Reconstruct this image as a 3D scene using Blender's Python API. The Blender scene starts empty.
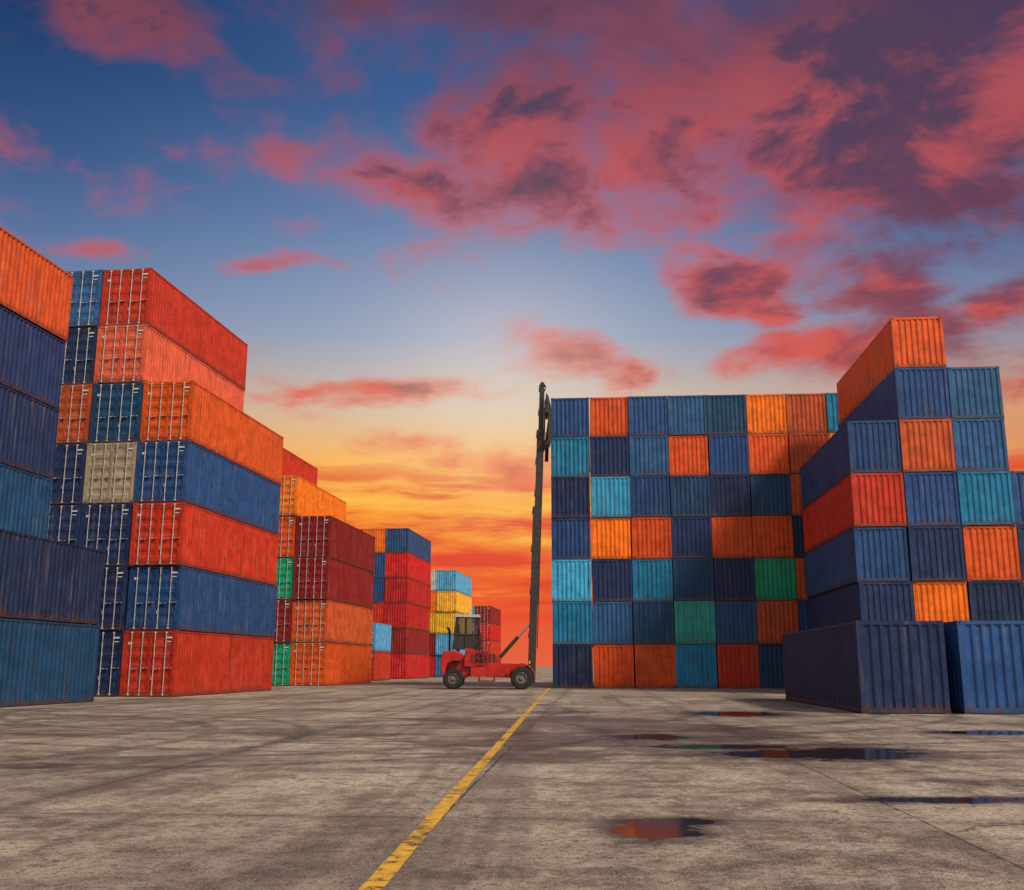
import bpy, math, random
from mathutils import Vector, Matrix
random.seed(7)
R = math.radians
scene = bpy.context.scene
def lin(c):
    return tuple(((v/255)/12.92 if v/255 <= 0.04045 else ((v/255+0.055)/1.055)**2.4) for v in c)

# ---------------------------------------------------------------- node helper
class NT:
    def __init__(s, nt): s.nt = nt; s.n = nt.nodes; s.l = nt.links
    def new(s, t, **kw):
        n = s.n.new(t)
        for k, v in kw.items(): setattr(n, k, v)
        return n
    def put(s, sock, v):
        if isinstance(v, bpy.types.NodeSocket): s.l.new(v, sock)
        elif isinstance(v, (tuple, list)):
            v = tuple(v)
            if len(sock.default_value) == 4 and len(v) == 3: v = v + (1,)
            sock.default_value = v
        else: sock.default_value = v
    def m(s, op, a, b=None, c=None, clamp=False):
        n = s.new('ShaderNodeMath', operation=op, use_clamp=clamp)
        s.put(n.inputs[0], a)
        if b is not None: s.put(n.inputs[1], b)
        if c is not None: s.put(n.inputs[2], c)
        return n.outputs[0]
    def add(s, a, b): return s.m('ADD', a, b)
    def sub(s, a, b): return s.m('SUBTRACT', a, b)
    def mul(s, a, b): return s.m('MULTIPLY', a, b)
    def mix(s, f, a, b, blend='MIX'):
        n = s.new('ShaderNodeMix', data_type='RGBA', blend_type=blend)
        s.put(n.inputs[0], f); s.put(n.inputs[6], a); s.put(n.inputs[7], b)
        return n.outputs[2]
    def ss(s, x, lo, hi, a=0.0, b=1.0):
        n = s.new('ShaderNodeMapRange', interpolation_type='SMOOTHSTEP')
        s.put(n.inputs[0], x); s.put(n.inputs[1], lo); s.put(n.inputs[2], hi)
        s.put(n.inputs[3], a); s.put(n.inputs[4], b)
        return n.outputs[0]
    def noise(s, vec, scale, detail=4, rough=0.55, dist=0.0):
        n = s.new('ShaderNodeTexNoise')
        if vec is not None: s.l.new(vec, n.inputs['Vector'])
        n.inputs['Scale'].default_value = scale; n.inputs['Detail'].default_value = detail
        n.inputs['Roughness'].default_value = rough; n.inputs['Distortion'].default_value = dist
        return n.outputs[0]
    def comb(s, x, y, z=0.0):
        n = s.new('ShaderNodeCombineXYZ')
        s.put(n.inputs[0], x); s.put(n.inputs[1], y); s.put(n.inputs[2], z)
        return n.outputs[0]
    def sep(s, v):
        n = s.new('ShaderNodeSeparateXYZ'); s.l.new(v, n.inputs[0]); return n.outputs
    def vmul(s, v, t):
        n = s.new('ShaderNodeVectorMath', operation='MULTIPLY'); s.l.new(v, n.inputs[0]); n.inputs[1].default_value = t
        return n.outputs[0]
    def ellip(s, v, cx, cy, rx, ry, rot=0.0, op='DOT_PRODUCT'):
        mp = s.new('ShaderNodeMapping', vector_type='TEXTURE')
        s.l.new(v, mp.inputs[0]); mp.inputs[1].default_value = (cx, cy, 0)
        mp.inputs[2].default_value = (0, 0, R(rot)); mp.inputs[3].default_value = (rx, ry, 1)
        d = s.new('ShaderNodeVectorMath', operation=op); s.l.new(mp.outputs[0], d.inputs[0])
        if op == 'DOT_PRODUCT': s.l.new(mp.outputs[0], d.inputs[1])
        return d.outputs['Value']
    def ramp(s, f, stops):
        n = s.new('ShaderNodeValToRGB'); s.l.new(f, n.inputs[0])
        e = n.color_ramp.elements
        while len(e) < len(stops): e.new(0.5)
        for i, (p, c) in enumerate(stops):
            e[i].position = p; e[i].color = tuple(c) + (1,)
        return n.outputs[0]

def newmat(name):
    m = bpy.data.materials.new(name); m.use_nodes = True
    t = NT(m.node_tree); b = m.node_tree.nodes['Principled BSDF']
    return m, t, b

def bump(t, b, h, dist=0.01, strength=0.6):
    n = t.new('ShaderNodeBump'); n.inputs['Distance'].default_value = dist
    t.put(n.inputs['Strength'], strength)
    t.l.new(h, n.inputs['Height']); t.l.new(n.outputs[0], b.inputs['Normal'])

# ---------------------------------------------------------------- world / sky
world = bpy.data.worlds.new("World"); scene.world = world; world.use_nodes = True
try: world.cycles.sampling_method = 'NONE'
except Exception: pass
t = NT(world.node_tree)
bg = world.node_tree.nodes['Background']
SUN_AZ, SUN_EL = 134, 42     # degrees clockwise from +Y (ahead of the viewer)
tc = t.new('ShaderNodeTexCoord')
x, y, z = t.sep(tc.outputs['Generated'])
DEG = 57.29578
az = t.mul(t.m('ARCTAN2', x, y), DEG)
el = t.mul(t.m('ARCSINE', z), DEG)
C = lin
eln = t.m('DIVIDE', el, 40.0, clamp=True)
rc = t.ramp(eln, [(0.0, C((228,100,66))), (0.07, C((234,86,46))), (0.14, C((240,104,34))), (0.215, C((250,160,48))),
                  (0.28, C((250,186,98))), (0.35, C((212,190,166))), (0.45, C((150,166,190))), (0.60, C((104,130,172))),
                  (0.75, C((62,96,146))), (1.0, C((38,68,118)))])
rs = t.ramp(eln, [(0.0, C((200,84,66))), (0.10, C((216,94,60))), (0.22, C((230,138,74))), (0.32, C((214,154,116))),
                  (0.42, C((140,142,164))), (0.52, C((92,118,160))), (0.64, C((54,86,134))), (0.80, C((30,60,106))),
                  (1.0, C((20,46,86)))])
side = t.ss(t.m('ABSOLUTE', t.add(az, 1.0)), 4, 30)
sky = t.mix(side, rc, rs)
zz = t.add(t.m('MAXIMUM', z, 0.0), 0.16)
P = t.comb(t.m('DIVIDE', x, zz), t.m('DIVIDE', y, zz), 0.0)
AE = t.comb(t.mul(az, 0.1), t.mul(el, 0.2), 3.7)
n1 = t.noise(P, 2.4, 6, 0.64, 0.35)
n2 = t.noise(AE, 1.3, 5, 0.62, 0.3)
wn_ = t.new('ShaderNodeTexNoise'); t.l.new(AE, wn_.inputs['Vector']); wn_.inputs['Scale'].default_value = 1.0; wn_.inputs['Detail'].default_value = 2
wv = t.new('ShaderNodeVectorMath', operation='MULTIPLY_ADD'); t.l.new(wn_.outputs[1], wv.inputs[0]); wv.inputs[1].default_value = (9, 5, 0)
t.l.new(t.comb(t.sub(az, 4.5), t.sub(el, 2.5), 0), wv.inputs[2])
AW = wv.outputs[0]
blobs = [ # az, el, r_az, r_el, rot, penalty
 (-20.5, 32.0, 6.0, 2.4, -25, 0.0), (-8, 26.8, 8.5, 2.6, -6, 0.0), (6.5, 28.5, 14, 5.5, 0, -0.25), (20, 29.5, 15, 7.5, 0, -0.3),
 (25, 23.4, 10, 3.0, -10, -.1), (2, 35.5, 22, 4.2, 0, -0.1), (5.2, 24.4, 4.5, 2.2, 0, 0.1), (15, 24.8, 10, 2.2, -3, 0.0),
 (12.8, 20.2, 5.2, 2.0, -28, -0.1), (18.9, 17.2, 9.0, 1.9, 6, -0.25), (21.2, 20.2, 5.0, 1.8, 0, -0.1), (26.5, 17.6, 6, 2.2, 15, -0.1),
 (27.6, 13.6, 3.2, 1.2, 0, 0.0), (5.2, 16.2, 5.0, 1.5, -8, 0.05), (-5.4, 15.0, 7.5, 0.85, 3, 0.0),
 (-2.6, 11.8, 6.0, 1.2, 2, 0.05), (-14.6, 21.2, 4.4, 0.8, 6, 0.05), (-26, 21.0, 5.5, 1.0, 0, 0.5), (48, 24, 18, 6, 0, 0), (-52, 26, 16, 4, 0, 0)]
bm_ = None
for (a0, e0, ra, re, rot, w) in blobs:
    g = t.ellip(AW, a0, e0, ra, re, rot)
    if w: g = t.add(g, w)
    bm_ = g if bm_ is None else t.m('MINIMUM', bm_, g)
bias = t.m('POWER', 2.718, t.mul(bm_, -0.85))
fz = t.m('MULTIPLY_ADD', t.sub(n1, 0.5), 1.9, t.mul(t.sub(n2, 0.5), 2.0))
raw = t.add(bias, fz)
dens = t.ss(raw, 0.26, 1.12)
ccA = t.mix(t.ss(el, 8, 30), C((236,88,58)), C((196,86,84)))
ccB = t.mix(t.ss(el, 8, 30), C((150,60,68)), C((84,62,86)))
n3 = t.noise(P, 3.0, 5, 0.66, 0.4)
sh1 = t.mul(t.ss(raw, 0.6, 1.25), t.ss(n3, 0.35, 0.58))
sh2 = t.mul(t.ss(el, 24, 36), t.ss(n3, 0.25, 0.6, 0.5, 0.95))
sh3 = t.mul(t.mul(t.ss(az, 8, 24), t.ss(el, 11, 15)), t.ss(n3, 0.37, 0.55, 0.25, 1.0))
shade = t.m('MAXIMUM', t.m('MAXIMUM', sh1, sh2), sh3)
sky = t.mix(t.mul(dens, 0.92), sky, t.mix(shade, ccA, ccB))
ew = t.m('MULTIPLY_ADD', t.sub(t.sep(AW)[1], el), 0.35, el)
st = t.noise(t.comb(t.mul(az, 0.085), t.mul(ew, 0.62), 1.0), 1.0, 5, 0.62, 0.0)
lowm = t.mul(t.ss(el, 12.0, 9.0), t.ss(el, 1.6, 4.2))
sky = t.mix(t.mul(t.mul(t.ss(st, 0.45, 0.60), lowm), 0.92), sky, C((222,58,38)))
sky = t.mix(t.mul(t.mul(t.ss(st, 0.47, 0.34), lowm), 0.6), sky, C((255,200,80)))
gl = t.m('POWER', 2.718, t.mul(t.ellip(t.comb(az, el, 0), -0.5, 15.0, 6.5, 6.5), -1.0))
sky = t.mix(t.mul(gl, 0.34), sky, C((255,214,176)), 'SCREEN')
# sky behind the viewer: daylight sky plus warm fill added to brighten containers
ns = t.new('ShaderNodeTexSky'); ns.sky_type = 'NISHITA'; ns.sun_disc = False
ns.sun_elevation = R(SUN_EL); ns.sun_rotation = R(SUN_AZ); ns.dust_density = 3.0
nis = t.new('ShaderNodeVectorMath', operation='SCALE'); t.l.new(ns.outputs[0], nis.inputs[0]); nis.inputs['Scale'].default_value = 0.09
back_fill = t.mix(0.65, nis.outputs[0], (0.68, 0.59, 0.50))
sky = t.mix(t.ss(y, 0.35, -0.35), sky, back_fill)
sky = t.mix(t.ss(z, 0.0, -0.05), sky, (0.12, 0.10, 0.09))
t.l.new(sky, bg.inputs['Color']); bg.inputs['Strength'].default_value = 1.0

sd = bpy.data.lights.new("sun", 'SUN'); sd.energy = 2.9; sd.angle = R(8); sd.color = (1.0, 0.88, 0.74)
so = bpy.data.objects.new("sun", sd); scene.collection.objects.link(so)
d = Vector((math.sin(R(SUN_AZ))*math.cos(R(SUN_EL)), math.cos(R(SUN_AZ))*math.cos(R(SUN_EL)), math.sin(R(SUN_EL))))
so.rotation_euler = d.to_track_quat('Z', 'Y').to_euler(); so.location = (30, -30, 40)

# ---------------------------------------------------------------- materials
def container_paint():
    m, t, b = newmat("container_paint")
    oi = t.new('ShaderNodeObjectInfo'); tc = t.new('ShaderNodeTexCoord')
    off = t.new('ShaderNodeVectorMath', operation='ADD')
    t.l.new(tc.outputs['Object'], off.inputs[0])
    rv = t.mul(oi.outputs['Random'], 57.0); t.l.new(t.comb(rv, rv, rv), off.inputs[1])
    v = off.outputs[0]
    mid = t.noise(v, 1.5, 4, 0.68)
    streak = t.noise(t.vmul(v, (6, 6, 0.4)), 1.0, 3, 0.62)
    fine = t.noise(v, 13.0, 3, 0.7)
    hsv = t.new('ShaderNodeHueSaturation'); t.l.new(oi.outputs['Color'], hsv.inputs['Color'])
    t.l.new(t.ss(mid, 0.3, 0.7, 0.78, 1.22), hsv.inputs['Value'])
    c = hsv.outputs[0]
    wash = t.mul(t.ss(streak, 0.54, 0.8), t.m('MULTIPLY_ADD', oi.outputs['Random'], 0.35, 0.05))
    c = t.mix(wash, c, (0.33, 0.30, 0.27))
    c = t.mix(t.mul(t.ss(streak, 0.47, 0.24), 0.6), c, (0.028, 0.022, 0.020))
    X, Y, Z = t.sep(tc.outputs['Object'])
    low = t.m('MULTIPLY', t.ss(Z, 0.5, 0.0), 0.13)
    hi = t.ss(Z, 2.35, 2.75, 0.0, 0.05)
    rust = t.ss(t.add(t.add(t.m('MULTIPLY_ADD', fine, 0.5, t.mul(streak, 0.5)), low), hi), 0.60, 0.65)
    rust2 = t.m('MAXIMUM', rust, t.mul(t.ss(mid, 0.67, 0.72), 0.7))
    c = t.mix(t.mul(rust2, 0.75), c, t.mix(fine, (0.06, 0.020, 0.012), (0.17, 0.06, 0.028)))
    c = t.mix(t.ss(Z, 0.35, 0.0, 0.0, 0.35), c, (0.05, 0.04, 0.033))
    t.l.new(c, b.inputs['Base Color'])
    t.l.new(t.ss(mid, 0.3, 0.7, 0.40, 0.62), b.inputs['Roughness'])
    b.inputs['Specular IOR Level'].default_value = 0.35
    bump(t, b, t.noise(v, 2.2, 1, 0.5), 0.03, 0.6)
    return m
def simple(name, col, rough=0.5, metal=0.0, var=0.25, scale=6.0):
    m, t, b = newmat(name)
    tc = t.new('ShaderNodeTexCoord')
    n = t.noise(tc.outputs['Object'], scale, 4, 0.65)
    c = t.mix(t.ss(n, 0.3, 0.75), tuple(v*(1+var) for v in col), tuple(v*(1-var*1.6) for v in col))
    t.l.new(c, b.inputs['Base Color']); b.inputs['Roughness'].default_value = rough
    b.inputs['Metallic'].default_value = metal
    return m
M_PAINT = container_paint()
M_ROD = simple("galvanised_rod", (0.50, 0.49, 0.47), 0.45, 0.2, 0.3, 9)
M_DARK = simple("gasket_and_hole_shade", (0.012, 0.012, 0.013), 0.8)  # black of the door gaskets, also the painted shade of casting holes
M_LABEL = simple("label_white", (0.60, 0.59, 0.55), 0.6, 0, 0.15)
M_WOOD = simple("floor_dark", (0.05, 0.04, 0.03), 0.85)
CM = [M_PAINT, M_ROD, M_DARK, M_LABEL, M_WOOD]

# ---------------------------------------------------------------- mesh builder
class MB:
    def __init__(s): s.v = []; s.f = []; s.m = []; s.sm = []
    def face(s, pts, m=0):
        i = len(s.v); s.v += [tuple(p) for p in pts]; s.f.append(tuple(range(i, i+len(pts)))); s.m.append(m)
    def box(s, x0, x1, y0, y1, z0, z1, m=0):
        i = len(s.v)
        s.v += [(x0,y0,z0),(x1,y0,z0),(x1,y1,z0),(x0,y1,z0),(x0,y0,z1),(x1,y0,z1),(x1,y1,z1),(x0,y1,z1)]
        for q in ((0,3,2,1),(4,5,6,7),(0,1,5,4),(1,2,6,5),(2,3,7,6),(3,0,4,7)):
            s.f.append(tuple(i+k for k in q)); s.m.append(m)
    def prism(s, prof, axis, a0, a1, m=0):
        i = len(s.v); n = len(prof)
        for a in (a0, a1):
            for (p, q) in prof:
                s.v.append((p, a, q) if axis == 'y' else ((a, p, q) if axis == 'x' else (p, q, a)))
        s.f.append(tuple(i+k for k in range(n))); s.m.append(m)
        s.f.append(tuple(i+n+k for k in reversed(range(n)))); s.m.append(m)
        for k in range(n):
            k2 = (k+1) % n
            s.f.append((i+k, i+n+k, i+n+k2, i+k2)); s.m.append(m)
    def cyl(s, p0, p1, r, m=0, seg=10, r1=None):
        p0 = Vector(p0); p1 = Vector(p1); d = (p1-p0).normalized()
        a = d.orthogonal().normalized(); b = d.cross(a)
        r1 = r if r1 is None else r1
        i = len(s.v)
        for (p, rr) in ((p0, r), (p1, r1)):
            for k in range(seg):
                an = 2*math.pi*k/seg
                s.v.append(tuple(p + a*math.cos(an)*rr + b*math.sin(an)*rr))
        for k in range(seg):
            k2 = (k+1) % seg
            s.f.append((i+k, i+k2, i+seg+k2, i+seg+k)); s.m.append(m)
        s.f.append(tuple(i+k for k in reversed(range(seg)))); s.m.append(m)
        s.f.append(tuple(i+seg+k for k in range(seg))); s.m.append(m)
    def lathe(s, c, prof, m=0, seg=32):
        i = len(s.v); n = len(prof)
        for k in range(seg):
            an = 2*math.pi*k/seg
            for (o, r) in prof:
                s.v.append((c[0]+r*math.cos(an), c[1]+o, c[2]+r*math.sin(an)))
        for k in range(seg):
            k2 = (k+1) % seg
            for j in range(n-1):
                s.f.append((i+k*n+j, i+k*n+j+1, i+k2*n+j+1, i+k2*n+j)); s.m.append(m)
    def mesh(s, name, mats, recalc=True):
        me = bpy.data.meshes.new(name); me.from_pydata(s.v, [], s.f)
        for mm in mats: me.materials.append(mm)
        me.polygons.foreach_set('material_index', s.m)
        me.update()
        if recalc:
            import bmesh
            bm = bmesh.new(); bm.from_mesh(me); bmesh.ops.recalc_face_normals(bm, faces=bm.faces); bm.to_mesh(me); bm.free()
        return me
    def obj(s, name, mats, bevel=0.0, parent=None):
        me = s.mesh(name, mats); o = bpy.data.objects.new(name, me); scene.collection.objects.link(o)
        if bevel:
            b = o.modifiers.new('bevel', 'BEVEL'); b.width = bevel; b.segments = 2; b.limit_method = 'ANGLE'
        if parent: o.parent = parent
        return o

W = 2.438
def corr(a0, a1, pitch):
    n = max(1, round((a1-a0)/pitch)); p = (a1-a0)/n
    pts = []
    for k in range(n):
        b = a0+k*p
        pts += [(b, 0.0), (b+p*0.26, 0.0), (b+p*0.5, 1.0), (b+p*0.76, 1.0)]
    pts.append((a1, 0.0))
    return pts
def container_mesh(name, L, H, doors):
    b = MB()
    for xx in (0, 1):
        for yy in (0, 1):
            x0, x1 = (0.006, 0.135) if xx == 0 else (W-0.135, W-0.006)
            y0, y1 = (0.006, 0.13) if yy == 0 else (L-0.13, L-0.006)
            b.box(x0, x1, y0, y1, 0.11, H-0.11, 0)
            cx0, cx1 = (0, 0.165) if xx == 0 else (W-0.165, W)
            cy0, cy1 = (0, 0.178) if yy == 0 else (L-0.178, L)
            for (z0, z1) in ((0, 0.118), (H-0.118, H)):
                b.box(cx0, cx1, cy0, cy1, z0, z1, 0)
                zc = (z0+z1)/2; ym = (cy0+cy1)/2; xm = (cx0+cx1)/2
                fx = -0.002 if xx == 0 else W+0.002; fy = -0.002 if yy == 0 else L+0.002
                b.face([(fx, ym-.04, zc-.025), (fx, ym+.04, zc-.025), (fx, ym+.04, zc+.025), (fx, ym-.04, zc+.025)], 2)  # flat dark quads stand in for the shade inside the casting holes
                b.face([(xm-.04, fy, zc-.025), (xm+.04, fy, zc-.025), (xm+.04, fy, zc+.025), (xm-.04, fy, zc+.025)], 2)
    for (x0, x1) in ((0.010, 0.07), (W-0.07, W-0.010)):
        b.box(x0, x1, 0.15, L-0.15, 0.025, 0.165, 0)
        b.box(x0, x1, 0.15, L-0.15, H-0.085, H-0.012, 0)
    for sgn in (0, 1):
        pts = corr(0.13, L-0.13, 0.278)
        for i in range(len(pts)-1):
            (ya, da), (yb, db) = pts[i], pts[i+1]
            xa = 0.016+da*0.040; xb = 0.016+db*0.040
            if sgn: xa = W-xa; xb = W-xb
            b.face([(xa, ya, 0.16), (xb, yb, 0.16), (xb, yb, H-0.08), (xa, ya, H-0.08)], 0)
    for e in (0, 1):
        Yf = (lambda q: q) if e == 0 else (lambda q: L-q)
        y0, y1 = sorted((Yf(0.010), Yf(0.09)))
        b.box(0.15, W-0.15, y0, y1, 0.02, 0.16, 0)
        b.box(0.15, W-0.15, y0, y1, H-0.115, H-0.010, 0)
        if e == 0 and doors:
            for (dx0, dx1) in ((0.145, W/2-0.010), (W/2+0.010, W-0.145)):
                b.box(dx0, dx0+0.06, 0.022, 0.085, 0.175, H-0.13, 0)
                b.box(dx1-0.06, dx1, 0.022, 0.085, 0.175, H-0.13, 0)
                b.box(dx0+0.06, dx1-0.06, 0.024, 0.085, 0.176, 0.25, 0)
                b.box(dx0+0.06, dx1-0.06, 0.024, 0.085, H-0.21, H-0.131, 0)
                pz = corr(0.25, H-0.21, (H-0.46)/5)
                for i in range(len(pz)-1):
                    (za, da), (zb, db) = pz[i], pz[i+1]
                    ya = 0.03+da*0.034; yb = 0.03+db*0.034
                    b.face([(dx0+0.05, ya, za), (dx1-0.05, ya, za), (dx1-0.05, yb, zb), (dx0+0.05, yb, zb)], 0)
                for fr in (0.24, 0.72):
                    rx = dx0+(dx1-dx0)*fr
                    b.cyl((rx, -0.008, 0.06), (rx, -0.008, H-0.05), 0.021, 1, 8)
                    for zc in (0.10, 0.42, 0.98, 1.62, H-0.42, H-0.09):
                        b.box(rx-0.05, rx+0.05, 0.0-0.018, 0.03, zc-0.03, zc+0.03, 1 if zc in (0.10, H-0.09) else 0)
                    b.box(rx-0.02, rx+0.34, -0.03, -0.012, 1.16+0.08*fr, 1.19+0.08*fr, 1)
                    b.box(rx+0.20, rx+0.28, -0.036, 0.03, 1.13+0.08*fr, 1.24+0.08*fr, 0)
                for zc in (0.4, 1.0, H-1.0, H-0.4):
                    hx = dx0-0.03 if dx0 < 1 else dx1-0.03
                    b.box(hx, hx+0.06, -0.006, 0.03, zc-0.06, zc+0.06, 0)
            b.box(0.13, W-0.13, 0.088, 0.10, 0.14, H-0.105, 2)
            b.box(W*0.80, W*0.93, 0.012, 0.026, H-0.34, H-0.27, 3)
            b.box(W*0.82, W*0.92, 0.012, 0.026, H-0.50, H-0.46, 3)
            b.box(W*0.575, W*0.605, 0.012, 0.026, 0.72, 0.88, 3)
            b.box(W*0.10, W*0.17, 0.012, 0.026, H-0.60, H-0.5, 3)
        else:
            pts = corr(0.13, W-0.13, 0.272)
            for i in range(len(pts)-1):
                (xa, da), (xb, db) = pts[i], pts[i+1]
                ya = Yf(0.016+da*0.045); yb = Yf(0.016+db*0.045)
                b.face([(xa, ya, 0.155), (xb, yb, 0.155), (xb, yb, H-0.11), (xa, ya, H-0.11)], 0)
    pts = corr(0.09, L-0.09, 0.42)
    for i in range(len(pts)-1):
        (ya, da), (yb, db) = pts[i], pts[i+1]
        b.face([(0.07, ya, H-0.018-da*0.02), (W-0.07, ya, H-0.018-da*0.02), (W-0.07, yb, H-0.018-db*0.02), (0.07, yb, H-0.018-db*0.02)], 0)
    b.box(0.08, W-0.08, 0.12, L-0.12, 0.08, 0.15, 4)
    return b.mesh(name, CM)
L40, L20 = 12.19, 6.06
_cache = {}
def cmesh(L, H, doors):
    k = (L, H, doors)
    if k not in _cache: _cache[k] = container_mesh("container_body", L, H, doors)
    return _cache[k]
COL = dict(navy=(26,46,88), blue=(32,72,126), steel=(40,90,136), teal=(20,124,166), ltblue=(80,162,204), deep=(20,68,106),
           orange=(216,82,24), borange=(242,118,16), brick=(184,48,22), maroon=(134,28,30), red=(188,26,26), green=(16,156,116),
           tan=(160,146,120), yellow=(232,176,52), white=(196,200,200), rust=(196,82,38), aqua=(48,166,160), cyan=(60,164,202),
           dnavy=(20,36,70), salmon=(222,98,66))
def container(c, origin, ang, col, z, L, H, doors):
    me = cmesh(L, H, doors)
    o = bpy.data.objects.new("shipping_container", me); scene.collection.objects.link(o)
    a = R(ang)
    jx = random.uniform(-0.025, 0.025); jy = random.uniform(-0.08, 0.06)
    o.location = (origin[0]+jx*math.cos(a)+jy*math.sin(a), origin[1]-jx*math.sin(a)+jy*math.cos(a), z)
    o.rotation_euler = (0, 0, -a+R(random.uniform(-0.12, 0.12)))
    base = lin(COL[c]); k = random.uniform(0.84, 1.12)
    o.color = tuple(min(1, v*k*random.uniform(0.94, 1.06)) for v in base)+(1,)
    return o
PITCH = 2.475
def stack(p, ang, cols, H, L=L40, doors=False, right=False):
    a = R(ang); ux = (math.cos(a), -math.sin(a)); out = []
    for i, rows in enumerate(cols):
        s = -(i*PITCH+W) if right else i*PITCH
        o = (p[0]+ux[0]*s, p[1]+ux[1]*s)
        for r, c in enumerate(rows):
            if c: out.append(((i, r), container(c, o, ang, i, r*(H+0.006)+0.003, L, H, doors)))
    return dict(out)

stack((2.48, 64.0), 4.35, [
 ['navy','teal','cyan','blue','navy','teal','blue'],
 ['orange','steel','navy','borange','cyan','navy','orange'],
 ['orange','deep','teal','orange','blue','steel','blue'],
 ['teal','aqua','deep','navy','deep','orange','steel'],
 ['brick','steel','navy','orange','navy','blue','deep'],
 ['deep','rust','green','orange','deep','orange','borange'],
 ['navy','blue','rust','navy','rust','rust','rust'],
 ['blue','orange','navy','teal','orange','borange','teal'],
 ['navy','steel','navy','orange','navy','blue']], 2.585)
stack((16.25, 48.6), 4.8, [
 ['navy','navy','blue','brick','blue'],
 ['steel','borange','navy','blue','rust','blue','orange'],
 ['blue','navy','orange','teal','steel','steel'],
 ['navy','orange','navy','blue'],
 ['brick','navy','steel','navy']], 2.585)
stack((9.85, 29.9), 4.8, [['navy']], 2.585)
stack((12.66, 29.75), 3.6, [['blue']], 2.585)
HL = 2.845
stack((-14.76, 46.0), 7.3, [
 ['brick','blue','brick','blue','orange'],
 ['navy','navy','navy','tan','deep','salmon','brick'],
 ['navy','steel','navy','navy','rust','navy','steel'],
 ['navy','orange','blue','navy','blue','brick']], HL, doors=True, right=True)
a = R(6.9)
def near_left(xe, ye, cols):
    stack((xe-12.19*math.sin(a), ye-12.19*math.cos(a)), 6.9, cols, HL, doors=True, right=True)
near_left(-15.8, 40.0, [['deep','dnavy']])
near_left(-18.2, 40.2, [['blue','navy','deep','navy','navy','orange'], ['navy','orange','navy','blue','steel','navy']])
stack((-12.4, 70.0), 6.9, [['orange','rust','maroon','maroon'], ['green','maroon','green','orange','borange'],
 ['navy','orange','blue','navy','orange','brick'], ['navy','blue','orange','navy','blue']], HL, doors=True, right=True)
stack((-12.4, 95.0), 6.9, [['brick','ltblue'], ['blue','teal']], 2.585, L=L20, doors=True, right=True)
stack((-10.9, 108.0), 6.9, [['red','maroon','red','red','red','blue'], ['red','orange','brick','blue','blue','borange'],
 ['blue','orange','red','navy','orange','orange'], ['navy','teal','red','orange','navy']], 2.585, doors=False, right=True)
stack((-6.9, 128.0), 6.9, [['teal','ltblue','yellow','yellow','ltblue'], ['red','maroon','yellow','borange','white'],
 ['blue','teal','orange','yellow','blue']], 2.585, doors=False, right=True)
stack((-3.3, 160.0), 6.9, [['red','brick','red','maroon'], ['blue','teal','white','ltblue'], ['orange','yellow','teal','red']], 2.585, doors=True, right=True)

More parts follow.
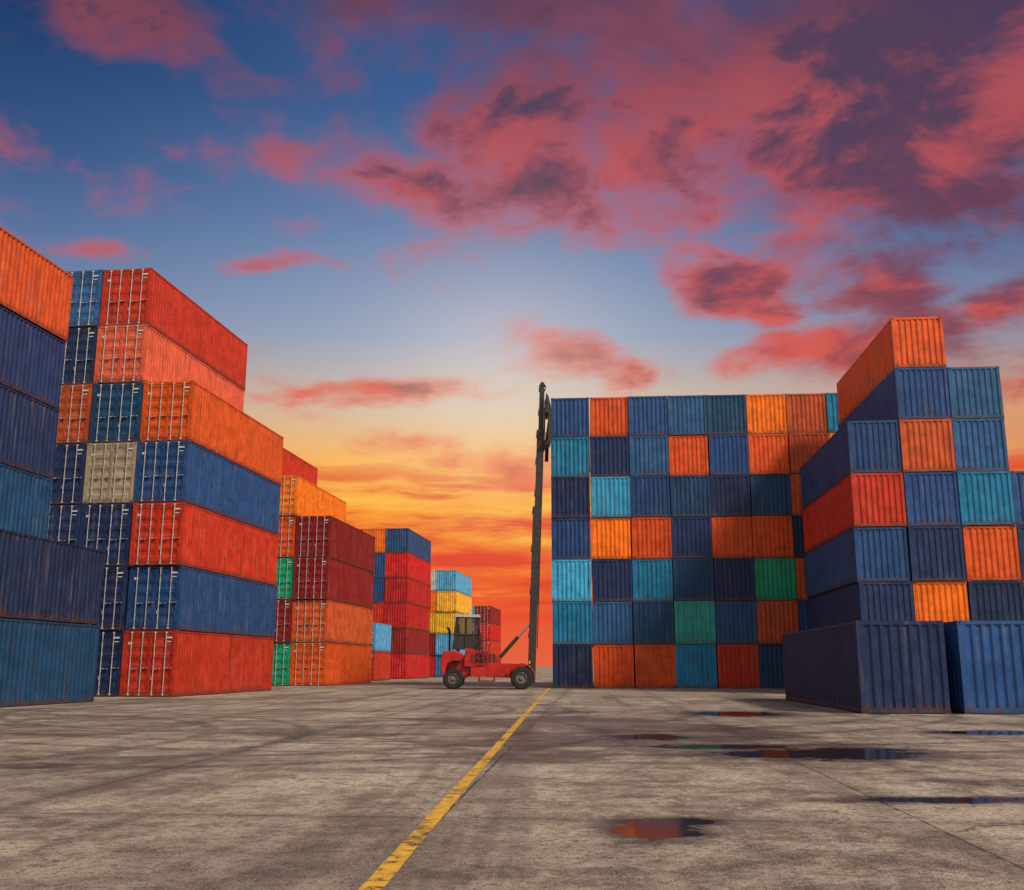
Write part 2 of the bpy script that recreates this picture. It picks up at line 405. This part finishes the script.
# ---------------------------------------------------------------- ground
def ground_mat():
    m, t, b = newmat("weathered_concrete")
    tc = t.new('ShaderNodeTexCoord'); v = tc.outputs['Object']
    x, y, z = t.sep(v)
    n0 = t.noise(v, 0.07, 2, 0.6); n1 = t.noise(v, 0.33, 6, 0.70, 0.6); n2 = t.noise(v, 1.8, 5, 0.74, 0.3); n3 = t.noise(v, 11, 4, 0.78)
    sp = t.noise(v, 55, 3, 0.75)
    c = t.mix(t.ss(n1, 0.36, 0.64), (0.18, 0.132, 0.098), (0.56, 0.46, 0.355))
    c = t.mix(t.mul(t.ss(n2, 0.46, 0.62), 0.6), c, (0.64, 0.54, 0.425))
    c = t.mix(t.mul(t.ss(n2, 0.48, 0.34), 0.65), c, (0.095, 0.066, 0.049))
    c = t.mix(t.mul(t.ss(n3, 0.52, 0.38), 0.7), c, (0.085, 0.06, 0.046))
    c = t.mix(t.mul(t.ss(n0, 0.5, 0.36), 0.35), c, (0.14, 0.10, 0.078))
    c = t.mix(t.mul(t.ss(sp, 0.53, 0.63), 0.6), c, (0.68, 0.59, 0.49))
    c = t.mix(t.mul(t.ss(sp, 0.47, 0.37), 0.7), c, (0.05, 0.038, 0.032))
    ca, sa = math.cos(R(4.3)), math.sin(R(4.3))
    nj = t.mul(t.sub(n2, 0.5), 0.07)
    gx = t.add(t.add(t.mul(x, ca), t.mul(y, -sa)), nj); gy = t.add(t.add(t.mul(x, sa), t.mul(y, ca)), nj)
    gx = t.m('DIVIDE', t.add(gx, 1.35), 4.2); gy = t.m('DIVIDE', t.add(gy, 1.2), 5.4)
    wn = t.new('ShaderNodeTexWhiteNoise'); wn.noise_dimensions = '2D'
    t.l.new(t.comb(t.m('FLOOR', gx), t.m('FLOOR', gy)), wn.inputs[0])
    hs = t.new('ShaderNodeHueSaturation'); t.l.new(c, hs.inputs['Color'])
    t.l.new(t.ss(wn.outputs[0], 0, 1, 0.86, 1.12), hs.inputs['Value']); c = hs.outputs[0]
    def jd(g, p):
        f = t.m('FRACT', g); return t.mul(t.sub(0.5, t.m('ABSOLUTE', t.sub(f, 0.5))), p)
    jd_ = t.m('MINIMUM', jd(gx, 4.2), jd(gy, 5.4))
    joint = t.ss(jd_, 0.024, 0.006)
    jstain = t.mul(t.ss(jd_, 0.45, 0.0), t.ss(n2, 0.42, 0.60))
    c = t.mix(t.mul(jstain, 0.6), c, (0.07, 0.052, 0.042))
    vo = t.new('ShaderNodeTexVoronoi'); vo.feature = 'DISTANCE_TO_EDGE'; vo.inputs['Scale'].default_value = 0.24
    t.l.new(t.comb(t.m('MULTIPLY_ADD', n2, 1.3, x), t.m('MULTIPLY_ADD', n1, 2.0, y), 0), vo.inputs['Vector'])
    crack = t.mul(t.ss(vo.outputs[0], 0.0045, 0.001), t.ss(n1, 0.46, 0.54))
    dark = t.m('MAXIMUM', t.mul(joint, t.ss(n2, 0.36, 0.54, 0.25, 0.9)), t.mul(crack, 0.75))
    c = t.mix(dark, c, (0.04, 0.032, 0.027))
    n1o = t.mul(t.sub(n1, 0.5), 0.6); q = None
    for (cx, cy, r) in ((-9, 33, 9), (-9, 33, 10.8), (-2, 34, 13), (-2, 34, 14.9), (-16, 20, 10), (-16, 20, 11.9),
                        (2, 40, 22), (2, 40, 23.8), (-6, 22, 6.2), (-6, 22, 7.8)):
        dd = t.new('ShaderNodeVectorMath', operation='DISTANCE'); t.l.new(v, dd.inputs[0]); dd.inputs[1].default_value = (cx, cy, 0)
        g = t.m('ABSOLUTE', t.sub(dd.outputs['Value'], r)); q = g if q is None else t.m('MINIMUM', q, g)
    rings = t.mul(t.mul(t.ss(t.add(q, n1o), 0.30, 0.08), t.ss(n2, 0.38, 0.6)), 0.75)
    c = t.mix(rings, c, (0.035, 0.028, 0.024))
    lane = t.noise(t.comb(t.add(x, t.mul(y, -0.054)), t.mul(y, 0.03)), 1.2, 4, 0.65)
    c = t.mix(t.mul(t.ss(lane, 0.50, 0.66), 0.42), c, (0.07, 0.052, 0.042))
    # puddles
    pud = None
    for (cx, cy, rx, ry) in ((1.20, 9.0, 0.36, 0.56), (1.5, 9.4, 0.26, 0.2), (4.75, 16.4, 1.6, 1.0), (3.6, 17.9, 1.2, 0.5), (5.6, 17.2, 0.8, 0.5),
                             (4.3, 10.9, 0.9, 0.24), (6.4, 30, 1.3, 1.4), (9.6, 21.6, 1.1, 0.6), (2.6, 20.3, 0.8, 0.9)):
        g = t.ellip(v, cx, cy, rx, ry, 0, 'LENGTH')
        pud = g if pud is None else t.m('MINIMUM', pud, g)
    pd = t.add(t.sub(1.0, pud), t.mul(t.sub(t.noise(v, 2.2, 5, 0.66), 0.5), 2.0))
    wet = t.ss(pd, -0.9, 0.05)
    dd = t.ellip(v, 2.0, 22.0, 6.0, 10.0, 0, 'LENGTH')
    broad = t.ss(t.add(t.noise(v, 0.25, 5, 0.7), t.ss(dd, 1.1, 0.2, 0.0, 0.22)), 0.57, 0.66)
    wet = t.m('MAXIMUM', wet, t.mul(broad, 0.85))
    water = t.ss(pd, 0.0, 0.12)
    c = t.mix(t.mul(wet, 0.74), c, (0.036, 0.027, 0.022))
    c = t.mix(water, c, (0.026, 0.016, 0.011))
    t.l.new(c, b.inputs['Base Color'])
    rgh = t.ss(n2, 0.3, 0.7, 0.58, 0.9)
    rgh = t.mul(rgh, t.m('MULTIPLY_ADD', wet, -0.50, 1.0))
    t.l.new(t.m('MAXIMUM', t.mul(rgh, t.sub(1.0, water)), 0.05), b.inputs['Roughness'])
    t.l.new(t.m('MULTIPLY_ADD', water, -0.20, 0.45), b.inputs['Specular IOR Level'])
    h = t.noise(v, 7, 5, 0.8)
    bump(t, b, h, 0.045, t.m('MULTIPLY_ADD', water, -0.98, 1.0))
    return m
gm = MB(); gm.face([(-3000, -3000, 0), (3000, -3000, 0), (3000, 3000, 0), (-3000, 3000, 0)])
gobj = gm.obj("ground", [ground_mat()])

def line_mat():
    m, t, b = newmat("worn_yellow_paint")
    tc = t.new('ShaderNodeTexCoord'); v = tc.outputs['Object']
    n = t.noise(v, 7, 6, 0.76); n2 = t.noise(v, 0.8, 3); n3 = t.noise(v, 50, 3, 0.7)
    c = t.mix(t.ss(n, 0.38, 0.62), (0.80, 0.45, 0.04), (0.50, 0.26, 0.035))
    c = t.mix(t.mul(t.ss(n2, 0.48, 0.68), 0.4), c, (0.24, 0.15, 0.06))
    t.l.new(c, b.inputs['Base Color']); b.inputs['Roughness'].default_value = 0.7
    t.l.new(t.ss(t.add(t.mul(n, 0.6), t.add(t.mul(n3, 0.25), t.mul(n2, 0.25))), 0.63, 0.57), b.inputs['Alpha'])
    return m
lm = MB()
X0 = lambda yy: -0.855+(yy-6.63)*0.054
rnd = random.Random(3)
ys = [-6+i*0.25 for i in range(300)]
pl = [(X0(q)-0.072+rnd.uniform(-.007, .007), X0(q)+0.072+rnd.uniform(-.007, .007), q) for q in ys if q < 66]
for i in range(len(pl)-1):
    a0, b0, y0 = pl[i]; a1, b1, y1 = pl[i+1]
    lm.face([(a0, y0, 0.004), (b0, y0, 0.004), (b1, y1, 0.004), (a1, y1, 0.004)])
lm.obj("road_marking", [line_mat()])

# ---------------------------------------------------------------- container handler (lift truck)
root = bpy.data.objects.new("container_handler", None); scene.collection.objects.link(root)
root.location = (0, 62.3, 0)
MR = simple("machine_red_paint", (0.46, 0.014, 0.010), 0.38, 0, 0.25, 3)
MT = simple("tyre_rubber", (0.018, 0.017, 0.017), 0.85, 0, 0.2)
MK = simple("mast_dark_steel", (0.045, 0.038, 0.036), 0.5, 0.2, 0.3)
MC = simple("hydraulic_chrome", (0.55, 0.55, 0.55), 0.2, 0.9, 0.1)
MG, tg, bgl = newmat("cab_glass"); bgl.inputs['Base Color'].default_value = (0.03, 0.04, 0.05, 1); bgl.inputs['Roughness'].default_value = 0.06
bgl.inputs['Alpha'].default_value = 0.55
MW = simple("cab_cream_paint", (0.5, 0.48, 0.44), 0.5, 0, 0.15)
MH = simple("hub_grey_paint", (0.16, 0.14, 0.13), 0.6, 0, 0.4)
MLAMP = simple("lamp_lens", (0.8, 0.45, 0.1), 0.2)
b = MB()
b.prism([(-4.05, 0.85), (-3.9, 0.62), (-2.7, 0.62), (-2.5, 0.72), (0.95, 0.62), (1.12, 0.8), (1.12, 1.35), (0.2, 1.45), (-1.1, 1.5), (-2.6, 1.62), (-4.0, 1.6)], 'y', -0.55, 0.55)
b.obj("chassis", [MR], 0.03, root)
b = MB()
b.prism([(-4.12, 0.95), (-3.95, 0.7), (-3.75, 1.45), (-3.4, 1.6), (-2.9, 1.6), (-2.75, 1.95), (-3.3, 2.2), (-4.0, 2.15), (-4.15, 1.7)], 'y', -1.25, 1.25)
b.obj("counterweight", [MR], 0.05, root)
b = MB()
b.prism([(-2.8, 1.3), (-0.7, 1.15), (-0.65, 1.75), (-1.2, 2.1), (-2.75, 2.35)], 'y', -0.8, 0.8)
for i in range(6): b.box(-2.4+i*0.26, -2.28+i*0.26, -0.812, -0.79, 1.5, 2.0, 1)
b.obj("engine_hood", [MR, MK], 0.03, root)
b = MB()
for sy in (-1, 1):
    y0, y1 = sorted((sy*0.85, sy*1.5))
    pr = []
    for i in range(9):
        an = math.pi*(0.02+0.96*i/8); pr.append((0.55+0.82*math.cos(an), 0.66+0.82*math.sin(an)))
    pr2 = [(0.55+0.76*math.cos(math.pi*(0.02+0.96*i/8)), 0.66+0.76*math.sin(math.pi*(0.02+0.96*i/8))) for i in reversed(range(9))]
    b.prism(pr+pr2, 'y', y0, y1)
    y0, y1 = sorted((sy*0.57, sy*1.2))
    b.box(-2.4, -0.55, y0, y1, 0.7, 1.25)
    b.box(-2.0, -1.0, *sorted((sy*1.0, sy*1.3)), 0.42, 0.46)
    b.box(-1.98, -1.93, *sorted((sy*1.02, sy*1.06)), 0.44, 0.75); b.box(-1.07, -1.02, *sorted((sy*1.02, sy*1.06)), 0.44, 0.75)
b.obj("fenders_and_tanks", [MR], 0.015, root)
def wheel(name, cx, cy, r, w):
    b = MB()
    b.lathe((cx, cy, r), [(-w*.42, r*.50), (-w*.5, r*.58), (-w*.5, r*.88), (-w*.4, r*.97), (-w*.2, r), (w*.2, r), (w*.4, r*.97), (w*.5, r*.88), (w*.5, r*.58), (w*.42, r*.50)], 0, 36)
    b.lathe((cx, cy, r), [(-w*.42, r*.51), (-w*.46, r*.46), (-w*.2, r*.38), (-w*.2, r*.2), (-w*.45, r*.18), (-w*.47, 0.001)], 1, 24)
    b.lathe((cx, cy, r), [(w*.42, r*.51), (w*.46, r*.46), (w*.2, r*.38), (w*.2, r*.2), (w*.45, r*.18), (w*.47, 0.001)], 1, 24)
    for i in range(24):
        an = 2*math.pi*i/24
        px, pz = cx+math.cos(an)*r*.985, r+math.sin(an)*r*.985
        tx, tz = -math.sin(an)*0.035, math.cos(an)*0.035
        ox, oz = math.cos(an)*0.02, math.sin(an)*0.02
        for (ya, yb) in ((cy-w*.46, cy-w*.04), (cy+w*.04, cy+w*.46)):
            b.face([(px-tx+ox, ya, pz-tz+oz), (px+tx+ox, ya, pz+tz+oz), (px+tx+ox, yb, pz+tz+oz), (px-tx+ox, yb, pz-tz+oz)], 0)
    for i in range(8):
        an = 2*math.pi*i/8
        b.cyl((cx+math.cos(an)*r*.3, cy-w*.26, r+math.sin(an)*r*.3), (cx+math.cos(an)*r*.3, cy-w*.2, r+math.sin(an)*r*.3), 0.025, 1, 6)
    b.obj(name, [MT, MH], 0, root)
wheel("rear_wheel_1", -3.42, -0.85, 0.60, 0.42); wheel("rear_wheel_2", -3.42, 0.85, 0.60, 0.42)
wheel("front_wheel_1", 0.55, -1.32, 0.64, 0.40); wheel("front_wheel_2", 0.55, 1.32, 0.64, 0.40)
wheel("front_wheel_3", 0.55, -0.86, 0.64, 0.40); wheel("front_wheel_4", 0.55, 0.86, 0.64, 0.40)
b = MB(); b.cyl((-3.42, -0.7, 0.6), (-3.42, 0.7, 0.6), 0.14, 0); b.cyl((0.55, -1.2, 0.64), (0.55, 1.2, 0.64), 0.2, 0); b.obj("axles", [MK], 0, root)
b = MB()
x0, x1, x0t, x1t, yw, z0, z1 = -3.45, -1.85, -3.25, -2.05, 0.72, 2.38, 4.15
for sy in (-1, 1):
    y = sy*yw
    b.cyl((x0, y, z0), (x0t, y, z1), 0.055, 0, 8); b.cyl((x1, y, z0), (x1t, y, z1), 0.055, 0, 8)
    b.cyl(((x0+x1)/2-.1, y, z0), ((x0t+x1t)/2-.1, y, z1), 0.04, 0, 8)
    b.cyl((x0, y, z0+.75), (x1, y, z0+.75), 0.035, 0, 8)
b.box(x0-.08, x1+.1, -yw-.06, yw+.06, z0-.1, z0+.02, 0)
b.prism([(x0t-.15, z1), (x1t+.22, z1-.02), (x1t+.12, z1+.13), (x0t-.05, z1+.15)], 'y', -yw-.1, yw+.1, 1)
b.prism([(x0-.0, z0+.02), (x1, z0+.02), (x1-.05, z0+.7), (x0+.07, z0+.7)], 'y', -yw+.012, yw-.012, 3)
b.obj("cab_frame", [MK, MW, MG, MK], 0.0, root)
b = MB()
for sy in (-1, 1):
    b.face([(x0+.05, sy*yw, z0+.78), (x1-.05, sy*yw, z0+.78), (x1t, sy*yw, z1), (x0t, sy*yw, z1)])
b.face([(x1-.06, -yw, z0+.78), (x1-.06, yw, z0+.78), (x1t, yw, z1), (x1t, -yw, z1)])
b.obj("cab_windows", [MG], 0, root)
b = MB(); b.box(-3.1, -2.6, -.28, .28, 2.85, 3.02); b.prism([(-3.2, 2.9), (-3.05, 2.9), (-3.15, 3.75), (-3.28, 3.75)], 'y', -.26, .26)
b.cyl((-2.2, 0, 2.6), (-2.35, 0, 3.35), 0.03); b.lathe((-2.36, 0, 3.38), [(-.02, .2), (.02, .2)], 0, 16)
b.obj("seat_and_wheel", [MT], 0.02, root)
b = MB()
b.box(-3.3, -3.15, -.7, -.55, 1.5, 2.3); b.box(-3.3, -3.15, .55, .7, 1.5, 2.3); b.box(-2.1, -1.95, -.7, -.55, 2.0, 2.3); b.box(-2.1, -1.95, .55, .7, 2.0, 2.3)
for zz_ in (0.9, 1.25, 1.6, 1.95, 2.3): b.box(-1.9, -1.45, -1.16, -1.0, zz_, zz_+.03)
b.cyl((-1.9, -1.12, .8), (-1.9, -1.0, 3.0), 0.02); b.cyl((-1.45, -1.12, .8), (-1.45, -1.0, 2.9), 0.02); b.cyl((-1.45, -1.0, 2.9), (-1.9, -1.0, 3.0), 0.02)
b.cyl((-3.75, .6, 2.1), (-3.75, .6, 3.4), 0.07); b.cyl((-3.75, .6, 3.4), (-3.9, .6, 3.6), 0.07)
b.cyl((-1.9, -.8, 3.9), (-1.5, -1.15, 3.9), 0.015); b.box(-1.53, -1.49, -1.3, -1.05, 3.6, 3.95)
b.obj("ladder_and_exhaust", [MK], 0, root)
b = MB(); b.cyl((-2.6, 0, 4.3), (-2.6, 0, 4.45), 0.08, 0, 12); b.box(.98, 1.06, -1.0, -.85, 1.45, 1.6); b.obj("beacon", [MLAMP], 0, root)
mast = bpy.data.objects.new("mast", None); scene.collection.objects.link(mast); mast.parent = root
mast.location = (1.16, 0, 0.35); mast.rotation_euler = (0, R(2.1), 0)
b = MB()
for sy in (-1, 1):
    y0, y1 = sorted((sy*.62, sy*.74))
    b.box(-.24, -.17, y0, y1, 0, 10.4); b.box(.12, .19, y0, y1, 0, 10.4); b.box(-.175, .125, *sorted((sy*.70, sy*.735)), 0, 10.4)
    y0, y1 = sorted((sy*.48, sy*.60))
    b.box(-.15, -.10, y0, y1, 4.5, 15.2); b.box(.17, .23, y0, y1, 4.5, 15.2); b.box(-.105, .175, *sorted((sy*.55, sy*.59)), 4.5, 15.2)
    y0, y1 = sorted((sy*.36, sy*.46))
    b.box(-.08, -.03, y0, y1, 9.5, 18.1); b.box(.16, .21, y0, y1, 9.5, 18.1); b.box(-.035, .165, *sorted((sy*.42, sy*.455)), 9.5, 18.1)
    b.cyl((-.03, sy*.3, .3), (-.03, sy*.3, 9.6), 0.085, 0, 10)
    for q in (0.3, 0.24): b.cyl((0.26, sy*q*.8, 2), (0.26, sy*q*.8, 17.2), 0.02, 0, 6)
for zz_ in (0.1, 2.6, 5.2, 7.8, 10.1): b.box(-.29, -.22, -.76, .76, zz_, zz_+.28)
for zz_ in (11.2, 13.2, 14.9): b.box(-.20, -.145, -.61, .61, zz_, zz_+.25)
for zz_ in (16.3, 17.85): b.box(-.13, -.075, -.47, .47, zz_, zz_+.25)
b.lathe((.10, 0, 18.0), [(-.3, .2), (.3, .2)], 0, 16)
b.obj("mast_rails", [MK], 0, mast)
b = MB()
for sy in (-1, 1): b.cyl((-.03, sy*.3, 9.6), (-.03, sy*.3, 14.8), 0.05, 0, 10)
b.obj("lift_cylinder_rods", [MC], 0, mast)
b = MB()
b.box(.24, .32, -.75, .75, 14.0, 16.9); b.box(.30, .48, -.9, .9, 16.2, 16.55); b.box(.30, .48, -.9, .9, 14.2, 14.5)
prof = [(.30, 17.5), (.46, 17.3), (.62, 16.7), (.72, 15.9), (.74, 15.1), (.70, 14.4), (.56, 14.4), (.60, 15.2), (.55, 15.9), (.44, 16.5), (.30, 16.9)]
for yy in (-.8, -.05, .7): b.prism(prof, 'y', yy, yy+.1)
b.box(.46, .66, -2.9, 2.9, 15.35, 15.72); b.box(.50, .62, -2.95, 2.95, 14.62, 14.82)
for sy in (-1, 1):
    b.box(.44, .68, *sorted((sy*2.9, sy*3.03)), 13.9, 15.85)
b.obj("spreader", [MK], 0.01, mast)
b = MB()
b.box(-.06, .18, -.5, .5, 18.05, 18.25); b.obj("mast_head", [MK], 0.02, mast)
b = MB()
for sy in (-1, 1):
    b.cyl((-.95, sy*.62, 1.55), (.35, sy*.62, 3.0), 0.10, 0, 12)
    b.cyl((.35, sy*.62, 3.0), (1.12, sy*.62, 3.85), 0.055, 1, 12)
    b.box(-1.1, -.8, *sorted((sy*.54, sy*.7)), 1.3, 1.7, 0)
b.obj("tilt_cylinders", [MK, MC], 0, root)

# ---------------------------------------------------------------- camera
cam = bpy.data.cameras.new("camera"); co = bpy.data.objects.new("camera", cam); scene.collection.objects.link(co)
co.location = (0, 0, 1.32); co.rotation_euler = (R(90+12.11), 0, 0)
cam.sensor_width = 36; cam.lens = 36.2; cam.clip_end = 6000; cam.clip_start = 0.05
scene.camera = co
scene.view_settings.view_transform = 'Standard'; scene.view_settings.look = 'None'
scene.view_settings.exposure = 0
